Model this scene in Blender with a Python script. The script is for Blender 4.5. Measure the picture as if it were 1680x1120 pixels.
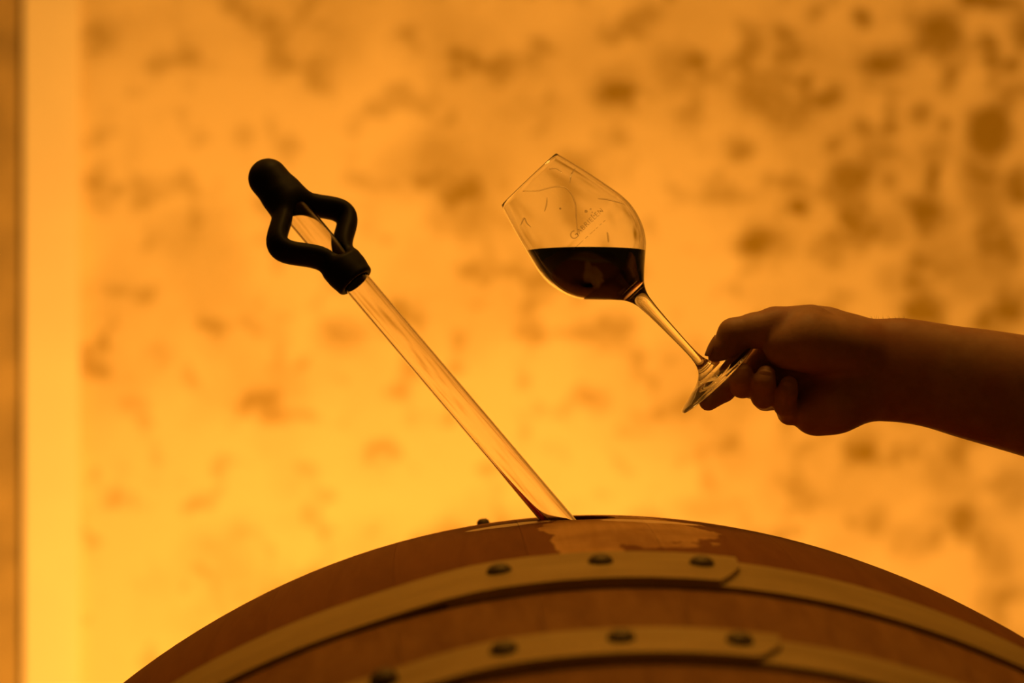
import bpy, bmesh, math, random
import numpy as np
from mathutils import Vector, Matrix

random.seed(4)
rng = np.random.default_rng(7)
for o in list(bpy.data.objects):
    bpy.data.objects.remove(o, do_unlink=True)
scene = bpy.context.scene
COL = scene.collection

# ------------------------------------------------------------------ camera
FPX, DIST, HROW = 3840.0, 1.6, 677.0          # focal length in px, distance to the bung, horizon row
CREST = 1.155                                 # height of the barrel's bilge above the floor
ZC = CREST + 0.0713
cam_d = bpy.data.cameras.new('camera')
cam = bpy.data.objects.new('camera', cam_d)
COL.objects.link(cam)
cam.location = (0, -DIST, ZC)
cam.rotation_euler = (math.pi / 2, 0, 0)
cam_d.sensor_width = 36.0
cam_d.lens = FPX / 1680 * 36
cam_d.shift_y = (HROW - 560) / 1680
cam_d.clip_start = 0.05
cam_d.dof.use_dof = True
cam_d.dof.focus_distance = DIST
cam_d.dof.aperture_fstop = 4.0
scene.camera = cam

# ------------------------------------------------------------------ world and exposure
world = bpy.data.worlds.new('cellar_ambient')
scene.world = world
world.use_nodes = True
bg = world.node_tree.nodes['Background']
bg.inputs[0].default_value = (1.0, 0.42, 0.05, 1)
bg.inputs[1].default_value = 0.030
vs = scene.view_settings
vs.view_transform = 'Standard'
vs.look = 'None'
vs.exposure = 0.0
vs.gamma = 1.0
vs.use_curve_mapping = False
LAMP_RGB = (1.0, 0.47, 0.068)
UPLIGHT_W, FILL_W = 67.0, 5.6
UPLIGHT_AT = (-0.20, 0.76, 0.16)
FILL_AT = (0.15, 0.02, 2.62)

def area_light(name, loc, rot, size, watts, rgb, parent=None, spread=math.pi):
    d = bpy.data.lights.new(name, 'AREA')
    d.shape = 'DISK'
    d.size = size
    d.energy = watts
    d.color = rgb
    d.spread = spread
    o = bpy.data.objects.new(name, d)
    COL.objects.link(o)
    o.location = loc
    o.rotation_euler = rot
    if parent:
        o.parent = parent
    return o

# ------------------------------------------------------------------ helpers
def pix(px, py, Y=0.0):
    d = DIST + Y
    return Vector(((px - 840) * d / FPX, Y, ZC - (py - HROW) * d / FPX))

def mesh_obj(name, verts, faces, mat, parent=None, smooth=True):
    me = bpy.data.meshes.new(name)
    me.from_pydata([tuple(v) for v in verts], [], [tuple(f) for f in faces])
    me.update()
    return link_mesh(name, me, mat, parent, smooth)

def link_mesh(name, me, mat, parent=None, smooth=True):
    if mat is not None and not me.materials:
        me.materials.append(mat)
    if smooth:
        me.polygons.foreach_set('use_smooth', [True] * len(me.polygons))
    o = bpy.data.objects.new(name, me)
    COL.objects.link(o)
    if parent is not None:
        o.parent = parent
    return o

def bm_obj(name, bm, mat, parent=None, smooth=False):
    me = bpy.data.meshes.new(name)
    bmesh.ops.recalc_face_normals(bm, faces=bm.faces)
    bm.to_mesh(me)
    bm.free()
    return link_mesh(name, me, mat, parent, smooth)

def box_bm(x0, x1, y0, y1, z0, z1, bevel=0.0):
    bm = bmesh.new()
    bmesh.ops.create_cube(bm, size=1.0)
    for v in bm.verts:
        v.co = Vector(((x0 + x1) / 2 + v.co.x * (x1 - x0), (y0 + y1) / 2 + v.co.y * (y1 - y0), (z0 + z1) / 2 + v.co.z * (z1 - z0)))
    if bevel:
        bmesh.ops.bevel(bm, geom=list(bm.edges), offset=bevel, segments=2, profile=0.6, affect='EDGES')
    return bm

def empty(name, loc, rz=0.0):
    o = bpy.data.objects.new(name, None)
    COL.objects.link(o)
    o.empty_display_size = 0.05
    o.location = loc
    o.rotation_euler = (0, 0, rz)
    return o

def tag(o, label=None, cat=None, group=None, kind=None):
    if label: o['label'] = label
    if cat: o['category'] = cat
    if group: o['group'] = group
    if kind: o['kind'] = kind
    return o

def lathe(prof, seg=64, closed=False):
    """prof: list of (r, z); r == 0 gives a pole. closed joins last ring to first."""
    verts, rings, faces = [], [], []
    for r, z in prof:
        if r <= 1e-9:
            rings.append([len(verts)] * seg)
            verts.append((0, 0, z))
        else:
            rings.append(list(range(len(verts), len(verts) + seg)))
            for i in range(seg):
                a = 2 * math.pi * i / seg
                verts.append((r * math.cos(a), r * math.sin(a), z))
    n = len(rings)
    for j in range(n if closed else n - 1):
        A, B = rings[j], rings[(j + 1) % n]
        for i in range(seg):
            k = (i + 1) % seg
            f = []
            for q in (A[i], A[k], B[k], B[i]):
                if q not in f:
                    f.append(q)
            if len(f) >= 3:
                faces.append(f)
    return verts, faces

def smooth_curve(pts, n):
    """monotone-ish cubic (Catmull-Rom) resampling of a list of (a, b) points"""
    P = np.array(pts, float)
    t = np.r_[0, np.cumsum(np.hypot(*np.diff(P, axis=0).T))]
    m = np.gradient(P, t, axis=0)
    out = []
    for u in np.linspace(0, t[-1], n):
        i = min(np.searchsorted(t, u, side='right') - 1, len(P) - 2)
        h = t[i + 1] - t[i]
        s = (u - t[i]) / h
        out.append((2*s**3-3*s**2+1)*P[i] + (s**3-2*s**2+s)*h*m[i] + (-2*s**3+3*s**2)*P[i+1] + (s**3-s**2)*h*m[i+1])
    return [tuple(q) for q in out]

# ---- distance fields and surface nets (continuous organic surfaces)
def smin(a, b, k):
    h = np.clip(0.5 + 0.5 * (b - a) / k, 0, 1)
    return b * (1 - h) + a * h - k * h * (1 - h)

def round_cone(P, a, b, ra, rb, scale=(1, 1, 1)):
    sc = np.array(scale, np.float32)
    a = np.array(a, np.float32) * sc
    b = np.array(b, np.float32) * sc
    ab = b - a
    L2 = float(ab @ ab) + 1e-12
    px, py, pz = P[0] * sc[0] - a[0], P[1] * sc[1] - a[1], P[2] * sc[2] - a[2]
    t = np.clip((px * ab[0] + py * ab[1] + pz * ab[2]) / L2, 0, 1)
    d = np.sqrt((px - t * ab[0]) ** 2 + (py - t * ab[1]) ** 2 + (pz - t * ab[2]) ** 2)
    return d - (ra + (rb - ra) * t)

def ellipsoid(P, c, r, rot=None):
    q = [P[i] - c[i] for i in range(3)]
    if rot is not None:
        q = [sum(rot[j][i] * q[i] for i in range(3)) for j in range(3)]
    k0 = np.sqrt(sum((q[i] / r[i]) ** 2 for i in range(3)))
    k1 = np.sqrt(sum((q[i] / r[i] ** 2) ** 2 for i in range(3)))
    return k0 * (k0 - 1) / np.maximum(k1, 1e-6)

def surface_nets(f, origin, h):
    nx, ny, nz = f.shape
    s = f < 0
    acc = np.zeros((nx - 1, ny - 1, nz - 1, 3), np.float32)
    cnt = np.zeros((nx - 1, ny - 1, nz - 1), np.float32)
    off = [(0, 0), (0, 1), (1, 0), (1, 1)]
    for ax in range(3):
        o1, o2 = [i for i in range(3) if i != ax]
        for (a, b) in off:
            st = [0, 0, 0]; st[o1] = a; st[o2] = b
            sl0 = tuple(slice(st[i], st[i] + f.shape[i] - 1) for i in range(3))
            st2 = list(st); st2[ax] = 1
            sl1 = tuple(slice(st2[i], st2[i] + f.shape[i] - 1) for i in range(3))
            f0, f1 = f[sl0], f[sl1]
            m = s[sl0] != s[sl1]
            t = np.where(m, f0 / np.where(m, f0 - f1, 1), 0)
            cnt += m
            acc[..., ax] += np.where(m, t, 0)
            acc[..., o1] += m * a
            acc[..., o2] += m * b
    act = cnt > 0
    idx = np.full(act.shape, -1, np.int64)
    idx[act] = np.arange(act.sum())
    base = np.argwhere(act).astype(np.float32)
    V = (base + acc[act] / cnt[act][:, None]) * h + np.array(origin, np.float32)
    F = []
    for ax in range(3):
        o1, o2 = (ax + 1) % 3, (ax + 2) % 3
        sl0 = [slice(None)] * 3; sl1 = [slice(None)] * 3
        sl0[ax] = slice(0, -1); sl1[ax] = slice(1, None)
        m = s[tuple(sl0)] != s[tuple(sl1)]
        E_ = np.argwhere(m)
        ok = (E_[:, o1] > 0) & (E_[:, o2] > 0) & (E_[:, o1] < act.shape[o1]) & (E_[:, o2] < act.shape[o2])
        E_ = E_[ok]
        inside = s[tuple(E_.T)]
        def cell(d1, d2):
            c = E_.copy(); c[:, o1] -= d1; c[:, o2] -= d2
            return idx[tuple(c.T)]
        q = np.stack([cell(1, 1), cell(0, 1), cell(0, 0), cell(1, 0)], 1)
        q[~inside] = q[~inside][:, ::-1]
        F.append(q)
    return V, np.concatenate(F)

def relax(V, F, it=2, w=0.5):
    e = np.concatenate([F[:, [0, 1]], F[:, [1, 2]], F[:, [2, 3]], F[:, [3, 0]]])
    for _ in range(it):
        S = np.zeros_like(V); c = np.zeros(len(V))
        for k in range(3):
            S[:, k] = np.bincount(e[:, 0], V[e[:, 1], k], len(V)) + np.bincount(e[:, 1], V[e[:, 0], k], len(V))
        c = np.bincount(e[:, 0], minlength=len(V)) + np.bincount(e[:, 1], minlength=len(V))
        V = V * (1 - w) + w * S / c[:, None]
    return V

def np_mesh(name, V, F):
    me = bpy.data.meshes.new(name)
    me.vertices.add(len(V)); me.vertices.foreach_set('co', V.astype(np.float32).ravel())
    me.loops.add(F.size); me.loops.foreach_set('vertex_index', F.astype(np.int32).ravel())
    me.polygons.add(len(F))
    me.polygons.foreach_set('loop_start', np.arange(0, F.size, 4, dtype=np.int32))
    me.update(calc_edges=True)
    me.validate()
    return me

# ------------------------------------------------------------------ materials
class N:
    """tiny node helper"""
    def __init__(self, name):
        self.m = bpy.data.materials.new(name)
        self.m.use_nodes = True
        self.t = self.m.node_tree
        self.b = self.t.nodes['Principled BSDF']
        self.out = self.t.nodes['Material Output']
    def node(self, kind, **kw):
        n = self.t.nodes.new(kind)
        for k, v in kw.items():
            setattr(n, k, v)
        return n
    def put(self, sock, v):
        if hasattr(v, 'is_output'):
            self.t.links.new(v, sock)
        else:
            sock.default_value = v
    def math(self, op, a, b=0.0, clamp=False):
        n = self.node('ShaderNodeMath', operation=op, use_clamp=clamp)
        self.put(n.inputs[0], a); self.put(n.inputs[1], b)
        return n.outputs[0]
    def ramp(self, v, lo, hi, a=0.0, b=1.0, smooth=True):
        n = self.node('ShaderNodeMapRange', interpolation_type='SMOOTHSTEP' if smooth else 'LINEAR')
        self.put(n.inputs[0], v)
        for i, q in enumerate((lo, hi, a, b)):
            self.put(n.inputs[1 + i], q)
        return n.outputs[0]
    def mix(self, f, a, b):
        n = self.node('ShaderNodeMix', data_type='RGBA')
        self.put(n.inputs[0], f)
        self.put(n.inputs[6], a if hasattr(a, 'is_output') else (*a, 1))
        self.put(n.inputs[7], b if hasattr(b, 'is_output') else (*b, 1))
        return n.outputs[2]
    def coord(self, kind='Object', obj=None, scale=None):
        n = self.node('ShaderNodeTexCoord')
        if obj: n.object = obj
        v = n.outputs[kind]
        if scale:
            mp = self.node('ShaderNodeMapping')
            self.put(mp.inputs[0], v)
            mp.inputs['Scale'].default_value = scale
            v = mp.outputs[0]
        return v
    def noise(self, vec, scale, detail=3, rough=0.5, dist=0.0):
        n = self.node('ShaderNodeTexNoise')
        self.put(n.inputs['Vector'], vec)
        n.inputs['Scale'].default_value = scale
        n.inputs['Detail'].default_value = detail
        n.inputs['Roughness'].default_value = rough
        n.inputs['Distortion'].default_value = dist
        return n.outputs[0]
    def bump(self, h, strength, dist):
        n = self.node('ShaderNodeBump')
        n.inputs['Strength'].default_value = strength
        n.inputs['Distance'].default_value = dist
        self.put(n.inputs['Height'], h)
        self.t.links.new(n.outputs[0], self.b.inputs['Normal'])
    def set(self, **kw):
        names = dict(color='Base Color', rough='Roughness', metal='Metallic', spec='Specular IOR Level', trans='Transmission Weight', ior='IOR')
        for k, v in kw.items():
            if k == 'color' and not hasattr(v, 'is_output'):
                v = (*v, 1)
            self.put(self.b.inputs[names[k]], v)
        return self

def simple(name, color, rough=0.6, spec=0.4, metal=0.0, vary=0.15, scale=30.0):
    m = N(name)
    c = m.coord()
    n = m.noise(c, scale, 4)
    m.set(color=m.mix(m.ramp(n, 0.3, 0.7), [q * (1 - vary) for q in color], [min(1, q * (1 + vary)) for q in color]), rough=rough, spec=spec, metal=metal)
    return m.m

def glass_mat(name, color=(1, 1, 1), ior=1.5, rough=0.0):
    m = N(name)
    m.set(color=color, rough=rough, trans=1.0, ior=ior)
    return m.m

def plaster_mould():
    m = N('mouldy_plaster')
    c = m.coord()
    clouds = m.noise(c, 4.2, 3, 0.5, 0.1)
    patches = m.noise(c, 15.0, 2, 0.45, 0.1)
    fine = m.noise(c, 60.0, 3, 0.6)
    sep = m.node('ShaderNodeSeparateXYZ'); m.put(sep.inputs[0], c)
    dens = m.ramp(sep.outputs[0], -0.7, 0.9, 0.0, 0.055, smooth=False)          # the colonies are denser towards the right
    clean = m.ramp(sep.outputs[2], 0.75, 1.35, -0.05, 0.0)                     # and sparser near the floor
    dens = m.math('ADD', dens, clean)
    p = m.ramp(m.math('ADD', patches, dens), 0.52, 0.70)
    g = m.ramp(m.math('ADD', clouds, clean), 0.42, 0.68)
    att = m.node('ShaderNodeAttribute', attribute_name='mould')
    spots = att.outputs['Fac']
    f = m.math('ADD', m.math('MULTIPLY', p, 0.47), m.math('MULTIPLY', g, 0.33))
    f = m.math('ADD', f, m.math('MULTIPLY', spots, 1.0))
    f = m.math('MULTIPLY', f, m.ramp(fine, 0.2, 0.8, 0.8, 1.15), clamp=True)
    m.set(color=m.mix(f, (0.77, 0.585, 0.36), (0.29, 0.185, 0.022)), rough=0.95, spec=0.1)
    m.bump(fine, 0.25, 0.004)
    return m.m

def wood(name, light, dark, grain=(60, 3, 60), rough=0.6):
    m = N(name)
    c = m.coord(scale=grain)
    a = m.noise(c, 1.0, 5, 0.6, 0.6)
    b = m.noise(m.coord(), 7.0, 2)
    m.set(color=m.mix(m.ramp(m.math('ADD', m.math('MULTIPLY', a, 0.75), m.math('MULTIPLY', b, 0.25)), 0.35, 0.65), dark, light), rough=rough, spec=0.25)
    m.bump(a, 0.25, 0.0006)
    return m.m

def stave_wood(barrel, hx):
    """wine-stained bilge, plain oak beyond the hoops, bare scraped patch and wet film by the bung"""
    m = N('stave_oak')
    info = m.node('ShaderNodeObjectInfo')
    grain = m.noise(m.coord(scale=(70, 4, 70)), 1.0, 5, 0.6, 0.5)
    c = m.coord(obj=barrel)
    sep = m.node('ShaderNodeSeparateXYZ'); m.put(sep.inputs[0], c)
    x, y = sep.outputs[0], sep.outputs[1]
    blot = m.noise(c, 9.0, 3, 0.55)
    oak = m.mix(m.ramp(grain, 0.3, 0.7), (0.30, 0.135, 0.03), (0.42, 0.21, 0.06))
    stain = m.mix(m.ramp(grain, 0.3, 0.7), (0.235, 0.078, 0.012), (0.295, 0.105, 0.022))
    ay = m.math('ABSOLUTE', y)
    col = m.mix(m.ramp(ay, 0.225, 0.245), stain, oak)
    col = m.mix(m.ramp(blot, 0.45, 0.75, 0.0, 0.35), col, (0.20, 0.07, 0.015))
    col = m.mix(m.math('MULTIPLY', info.outputs['Random'], 0.10), col, (0.16, 0.07, 0.02))
    # bare patch: two joined lobes with a ragged rim
    wob = m.noise(m.coord(obj=barrel, scale=(1, 0.6, 1)), 42.0, 4, 0.6)
    wb = m.math('MULTIPLY', m.math('SUBTRACT', wob, 0.5), 0.85)
    def lobe(cx, cy, rx, ry):
        u = m.math('DIVIDE', m.math('SUBTRACT', x, cx), rx)
        v = m.math('DIVIDE', m.math('SUBTRACT', y, cy), ry)
        return m.math('SQRT', m.math('ADD', m.math('MULTIPLY', u, u), m.math('MULTIPLY', v, v)))
    d = m.math('MINIMUM', lobe(hx + 0.030, -0.085, 0.055, 0.100), lobe(hx - 0.002, -0.15, 0.022, 0.10))
    d = m.math('MINIMUM', d, lobe(hx - 0.004, -0.085, 0.026, 0.060))
    patch = m.ramp(m.math('ADD', d, wb), 0.93, 1.0, 1.0, 0.0)
    bare = m.mix(m.ramp(grain, 0.3, 0.7), (0.64, 0.34, 0.10), (0.78, 0.45, 0.16))
    col = m.mix(m.math('MULTIPLY', patch, m.ramp(m.noise(c, 16.0, 3), 0.35, 0.6, 0.62, 1.0)), col, bare)
    wet = m.ramp(m.math('ADD', m.math('MINIMUM', lobe(hx - 0.048, -0.022, 0.030, 0.016), lobe(hx + 0.045, -0.034, 0.036, 0.016)), wb), 0.8, 1.0, 1.0, 0.0)
    m.set(color=col, rough=m.ramp(wet, 0, 1, 0.72, 0.30), spec=m.ramp(wet, 0, 1, 0.16, 0.4))
    m.bump(grain, 0.3, 0.0005)
    return m.m

def skin_mat():
    m = N('skin')
    c = m.coord()
    a = m.noise(c, 55.0, 4, 0.55)
    b = m.noise(c, 420.0, 3, 0.6)
    big = m.noise(c, 18.0, 2)
    col = m.mix(m.ramp(a, 0.3, 0.7), (0.42, 0.21, 0.10), (0.52, 0.28, 0.15))
    col = m.mix(m.ramp(big, 0.45, 0.75, 0, 0.5), col, (0.44, 0.15, 0.085))
    m.set(color=col, rough=0.55, spec=0.35)
    m.b.inputs['Subsurface Weight'].default_value = 0.12
    m.b.inputs['Subsurface Radius'].default_value = (0.008, 0.003, 0.001)
    m.b.inputs['Subsurface Scale'].default_value = 1.0
    m.bump(m.math('ADD', m.math('MULTIPLY', a, 0.7), m.math('MULTIPLY', b, 0.3)), 0.35, 0.0009)
    return m.m

def steel(name, lo, hi, rough, metal):
    m = N(name)
    c = m.coord(scale=(1, 6, 1))
    a = m.noise(c, 14.0, 5, 0.65)
    m.set(color=m.mix(m.ramp(a, 0.35, 0.7), lo, hi), rough=m.ramp(a, 0.3, 0.8, rough, rough + 0.2), metal=metal, spec=0.4)
    return m.m

def wine_mat():
    m = N('red_wine')
    m.set(color=(1, 1, 1), rough=0.0, trans=1.0, ior=1.34)
    v = m.node('ShaderNodeVolumeAbsorption')
    v.inputs['Color'].default_value = (0.70, 0.02, 0.015, 1)
    v.inputs['Density'].default_value = 900.0
    m.t.links.new(v.outputs[0], m.out.inputs['Volume'])
    return m.m

def etched():
    m = N('etched_mark')
    t = m.node('ShaderNodeBsdfTransparent'); x = m.node('ShaderNodeMixShader')
    m.set(color=(0.35, 0.28, 0.2), rough=0.9, spec=0.1)
    x.inputs[0].default_value = 0.5
    m.t.links.new(t.outputs[0], x.inputs[1]); m.t.links.new(m.b.outputs[0], x.inputs[2]); m.t.links.new(x.outputs[0], m.out.inputs['Surface'])
    return m.m

M = {}
M['wall'] = plaster_mould()
M['pilaster'] = simple('painted_plaster', (0.85, 0.70, 0.53), 0.9, 0.1, vary=0.03, scale=6)
M['stone'] = simple('rough_stone', (0.37, 0.26, 0.13), 0.95, 0.1, vary=0.22, scale=9)
M['floor'] = simple('cellar_floor', (0.30, 0.22, 0.15), 0.85, 0.2, vary=0.2, scale=5)
M['ceiling'] = simple('ceiling_plaster', (0.62, 0.50, 0.34), 0.95, 0.1, vary=0.1, scale=4)
M['oak_board'] = wood('head_oak', (0.42, 0.22, 0.07), (0.30, 0.14, 0.035), (60, 60, 3))
M['beam'] = wood('cradle_beam_wood', (0.28, 0.15, 0.06), (0.18, 0.09, 0.03), (3, 60, 60))
M['hoop'] = steel('galvanised_hoop', (0.42, 0.30, 0.10), (0.56, 0.42, 0.17), 0.5, 0.35)
M['rivet'] = steel('rivet_steel', (0.10, 0.08, 0.035), (0.17, 0.13, 0.06), 0.45, 0.6)
M['rubber'] = simple('black_rubber', (0.007, 0.006, 0.005), 0.55, 0.18, vary=0.1)
M['tube'] = glass_mat('tube_glass', (0.985, 0.965, 0.95), 1.47)
M['glass'] = glass_mat('crystal_glass', (1.0, 1.0, 1.0), 1.5)
M['etch'] = etched()
M['wine'] = wine_mat()
M['skin'] = skin_mat()
M['nail'] = simple('fingernail', (0.50, 0.26, 0.15), 0.5, 0.25, vary=0.05)
M['hair'] = simple('body_hair', (0.05, 0.03, 0.015), 0.5, 0.4)
M['cloth'] = simple('dark_cotton', (0.05, 0.045, 0.05), 0.9, 0.1, vary=0.15, scale=60)
M['iron'] = simple('black_iron', (0.04, 0.035, 0.03), 0.5, 0.4, metal=0.6)
def bulb():
    m = N('lamp_diffuser')
    m.set(color=(0.8, 0.6, 0.3))
    m.b.inputs['Emission Color'].default_value = (*LAMP_RGB, 1)
    m.b.inputs['Emission Strength'].default_value = 4.0
    return m.m
M['bulb'] = bulb()

# ------------------------------------------------------------------ the room
WALL_Y = 2.0
WS = (DIST + WALL_Y) / FPX                       # metres per photo pixel on the wall
XP0, XP1 = (40 - 840) * WS, (132 - 840) * WS     # pilaster edges

SPOTS = [  # mould colonies on the plaster: x, y, rx, ry, strength (photo pixels)
 (1540,55,38,38,.95),(1450,100,40,26,.8),(1430,118,22,18,.5),(1617,215,36,40,1),(1395,300,34,36,.65),(1398,345,30,34,.5),(1285,52,20,20,.6),(1292,82,16,18,.45),
 (1418,33,16,16,.85),(1340,20,14,14,.5),(1327,127,13,12,.5),(1370,160,16,20,.6),(1415,213,16,18,.65),(1460,205,16,13,.5),
 (1510,185,22,16,.6),(1547,208,11,11,.6),(1362,240,16,13,.55),(1213,252,22,18,.6),(1560,138,15,24,.55),(1615,60,13,16,.7),
 (1617,100,14,14,.6),(1632,125,12,18,.5),(1660,105,14,18,.7),(1680,50,28,32,.7),(1465,288,15,18,.45),(1535,292,11,16,.6),(1310,335,19,16,.75),
 (1525,360,42,46,.55),(1455,378,32,30,.5),(1530,410,50,30,.45),(1260,398,46,28,.4),(1230,405,20,20,.25),(1675,298,26,34,.8),(1617,310,36,56,.5),(1250,160,36,34,.45),(1245,190,28,30,.3),
 (1340,405,14,14,.4),(1625,0,46,18,.9),(1195,140,30,40,.3),(1480,455,40,30,.4),(1640,430,40,40,.45),(1570,440,40,30,.45),(1600,470,60,30,.35),
 (1640,525,40,40,.5),(1510,500,50,24,.4),(1635,910,30,40,.5),(1500,885,36,36,.4),(1575,850,60,30,.45),(1440,860,24,30,.35),(1410,740,24,30,.4),
 (1660,800,30,40,.45),(1560,790,40,40,.35),(1630,980,30,30,.4),(1280,780,26,40,.3),(1350,820,30,30,.3),
 (165,65,34,34,.35),(455,105,28,20,.4),(395,225,20,18,.35),(165,310,26,44,.4),(218,250,16,40,.3),(215,40,14,14,.25),(228,120,12,12,.3),(258,118,12,12,.3),(178,190,12,12,.3),
 (1010,140,44,40,.4),(1110,110,44,40,.35),(690,275,70,50,.35),(1003,540,34,34,.4),(560,550,40,28,.4),(660,500,40,28,.3),
 (215,670,24,20,.35),(265,575,24,26,.3),(755,345,50,44,.35),(975,655,22,24,.35),(1090,585,16,22,.3),(695,420,40,40,.3),
 (905,420,16,16,.3),(480,620,40,30,.25),(880,560,30,30,.25),(930,340,40,30,.25),(790,270,40,20,.3),(560,80,40,40,.3),(720,90,50,30,.25),
 (290,790,12,12,.25),(198,775,14,14,.3),(250,790,10,10,.25),(140,840,8,16,.3),(340,900,18,20,.25),(396,878,16,20,.25),(395,975,10,10,.2),(860,740,20,20,.2),
 (600,340,40,20,.2),(380,60,50,30,.2),(310,380,20,30,.3),(420,650,40,30,.25),(470,850,30,20,.2),(620,760,30,24,.2),(1060,860,40,20,.35),(1150,830,50,24,.35),
 (1210,690,24,50,.25),(1310,640,40,40,.3),(1450,620,60,40,.3),(1200,870,40,30,.3),(880,75,30,30,.3),(880,120,24,24,.3),(850,180,40,24,.25),(640,640,30,24,.25),(700,690,26,20,.2),
]
def build_wall():
    x0, x1, z0, z1 = XP1, 2.6, 0.0, 3.0
    nx, nz = 420, 380
    xs, zs = np.linspace(x0, x1, nx), np.linspace(z0, z1, nz)
    X, Z = np.meshgrid(xs, zs, indexing='ij')
    px, py = X / WS + 840, HROW - (Z - ZC) / WS
    # slight warping so that no colony is a clean ellipse
    wx = px + 5 * np.sin(py / 23 + 1.3) + 3 * np.sin(px / 17 + py / 31)
    wy = py + 5 * np.sin(px / 27 + .4) + 3 * np.sin(py / 15 - px / 37)
    f = np.zeros_like(px)
    for (cx, cy, rx, ry, s) in SPOTS:
        d = np.sqrt(((wx - cx) / rx) ** 2 + ((wy - cy) / ry) ** 2)
        f = np.maximum(f, s * (1 - np.clip((d - 0.45) / 0.9, 0, 1) ** 1.3)) if s > .3 else f + 0.5 * s * np.exp(-d ** 2)
    for _ in range(900):                                  # the rest of the wall, outside the picture
        cx, cy = rng.uniform(60, 3500), rng.uniform(-1100, 2000)
        if -60 < cx < 1740 and -60 < cy < 1180:
            continue
        r = rng.uniform(10, 45)
        d2 = ((wx - cx) ** 2 + (wy - cy) ** 2) / r ** 2
        f = np.maximum(f, rng.uniform(.25, .8) * np.exp(-d2 ** 1.6))
    uneven = 0.004 * np.sin(X * 5 + 1) * np.sin(Z * 4) + 0.003 * np.sin(X * 13 + Z * 7)
    V = np.stack([X, np.full_like(X, WALL_Y) + uneven, Z], -1).reshape(-1, 3)
    i, j = np.meshgrid(np.arange(nx - 1), np.arange(nz - 1), indexing='ij')
    a = (i * nz + j).ravel()
    F = np.stack([a, a + nz, a + nz + 1, a + 1], 1)
    me = np_mesh('wall_back', V, F)
    at = me.attributes.new('mould', 'FLOAT', 'POINT')
    at.data.foreach_set('value', f.astype(np.float32).ravel())
    return tag(link_mesh('wall_back', me, M['wall']), 'ochre plaster back wall speckled with dark mould', kind='structure')

build_wall()
def struct(name, bm, mat, label):
    return tag(bm_obj(name, bm, mat), label, kind='structure')
struct('trim_1', box_bm(XP0, XP1, WALL_Y - 0.012, WALL_Y + 0.30, 0, 3, 0.004), M['pilaster'], 'smooth pale painted pilaster strip on the back wall')
struct('wall_left', box_bm(-2.4, XP0 + 0.02, WALL_Y + 0.02, WALL_Y + 0.30, 0, 3), M['stone'], 'rough darker wall set back left of the pilaster')
struct('floor', box_bm(-2.4, 2.6, -2.6, WALL_Y + 0.3, -0.1, 0), M['floor'], 'dark stone cellar floor')
struct('ceiling', box_bm(-2.4, 2.6, -2.6, WALL_Y + 0.3, 3.0, 3.1), M['ceiling'], 'plain plaster cellar ceiling')

# the floor uplight, then an added fill lamp overhead
def uplight():
    e = empty('floor_uplight', (UPLIGHT_AT[0], UPLIGHT_AT[1], 0))
    tag(e, 'low round floor lamp behind the barrel throwing warm light up the wall', 'lamp')
    v, f = lathe([(0, 0), (0.105, 0), (0.11, 0.006), (0.11, 0.02), (0.075, 0.03), (0.07, 0.075), (0.10, 0.10), (0.10, 0.125), (0.088, 0.125), (0.082, 0.09), (0, 0.085)], 40)
    mesh_obj('housing', v, f, M['iron'], e)
    v, f = lathe([(0, 0.11), (0.05, 0.109), (0.084, 0.104), (0.084, 0.10), (0, 0.10)], 40)
    mesh_obj('diffuser', v, f, M['bulb'], e)
    area_light('uplight_beam', (0, 0, UPLIGHT_AT[2]), (math.pi - math.radians(18), 0, 0), 0.15, UPLIGHT_W, LAMP_RGB, e)
uplight()
def fill_pendant():  # unseen lamp added to brighten the barrel top and hand from above
    e = empty('fill_lamp', (FILL_AT[0], FILL_AT[1], FILL_AT[2]))
    tag(e, 'dim iron fill lamp, added out of view above the barrel', 'lamp')
    v, f = lathe([(0.21, 0.0), (0.20, 0.03), (0.12, 0.09), (0.04, 0.13), (0.04, 0.16), (0.0, 0.16)], 40)
    mesh_obj('shade', v, f, M['iron'], e)
    v, f = lathe([(0, 0.04), (0.035, 0.045), (0.045, 0.075), (0.03, 0.105), (0, 0.115)], 24)
    mesh_obj('bulb', v, f, M['bulb'], e)
    v, f = lathe([(0, 0.15), (0.006, 0.15), (0.006, 0.375), (0.04, 0.375), (0.04, 0.379), (0, 0.379)], 16)
    mesh_obj('cord', v, f, M['iron'], e)
    area_light('fill_beam', (0, 0, -0.005), (0, 0, 0), 0.38, FILL_W, LAMP_RGB, e)
fill_pendant()

# ------------------------------------------------------------------ the barrel
R0, KB, HALF, TH = 0.533, 0.30, 0.56, 0.030      # bilge radius, profile curvature, half length, stave thickness
BX = (990 - 840) * DIST / FPX                    # barrel axis
ZAX = CREST - R0
YAW = math.radians(1.5)
def rad(y): return R0 - KB * y * y
barrel = empty('wine_barrel', (BX, 0, 0), YAW)
tag(barrel, 'large oak wine barrel lying on its side with riveted steel hoops', 'barrel')
HOLE = pix(948, 848, 0)
bung_ang = (HOLE.x - BX) / R0                    # angle from the top, towards +x
HX = HOLE.x - BX
NST = 40
DA = 2 * math.pi / NST
M['stave'] = stave_wood(barrel, HX)

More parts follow.
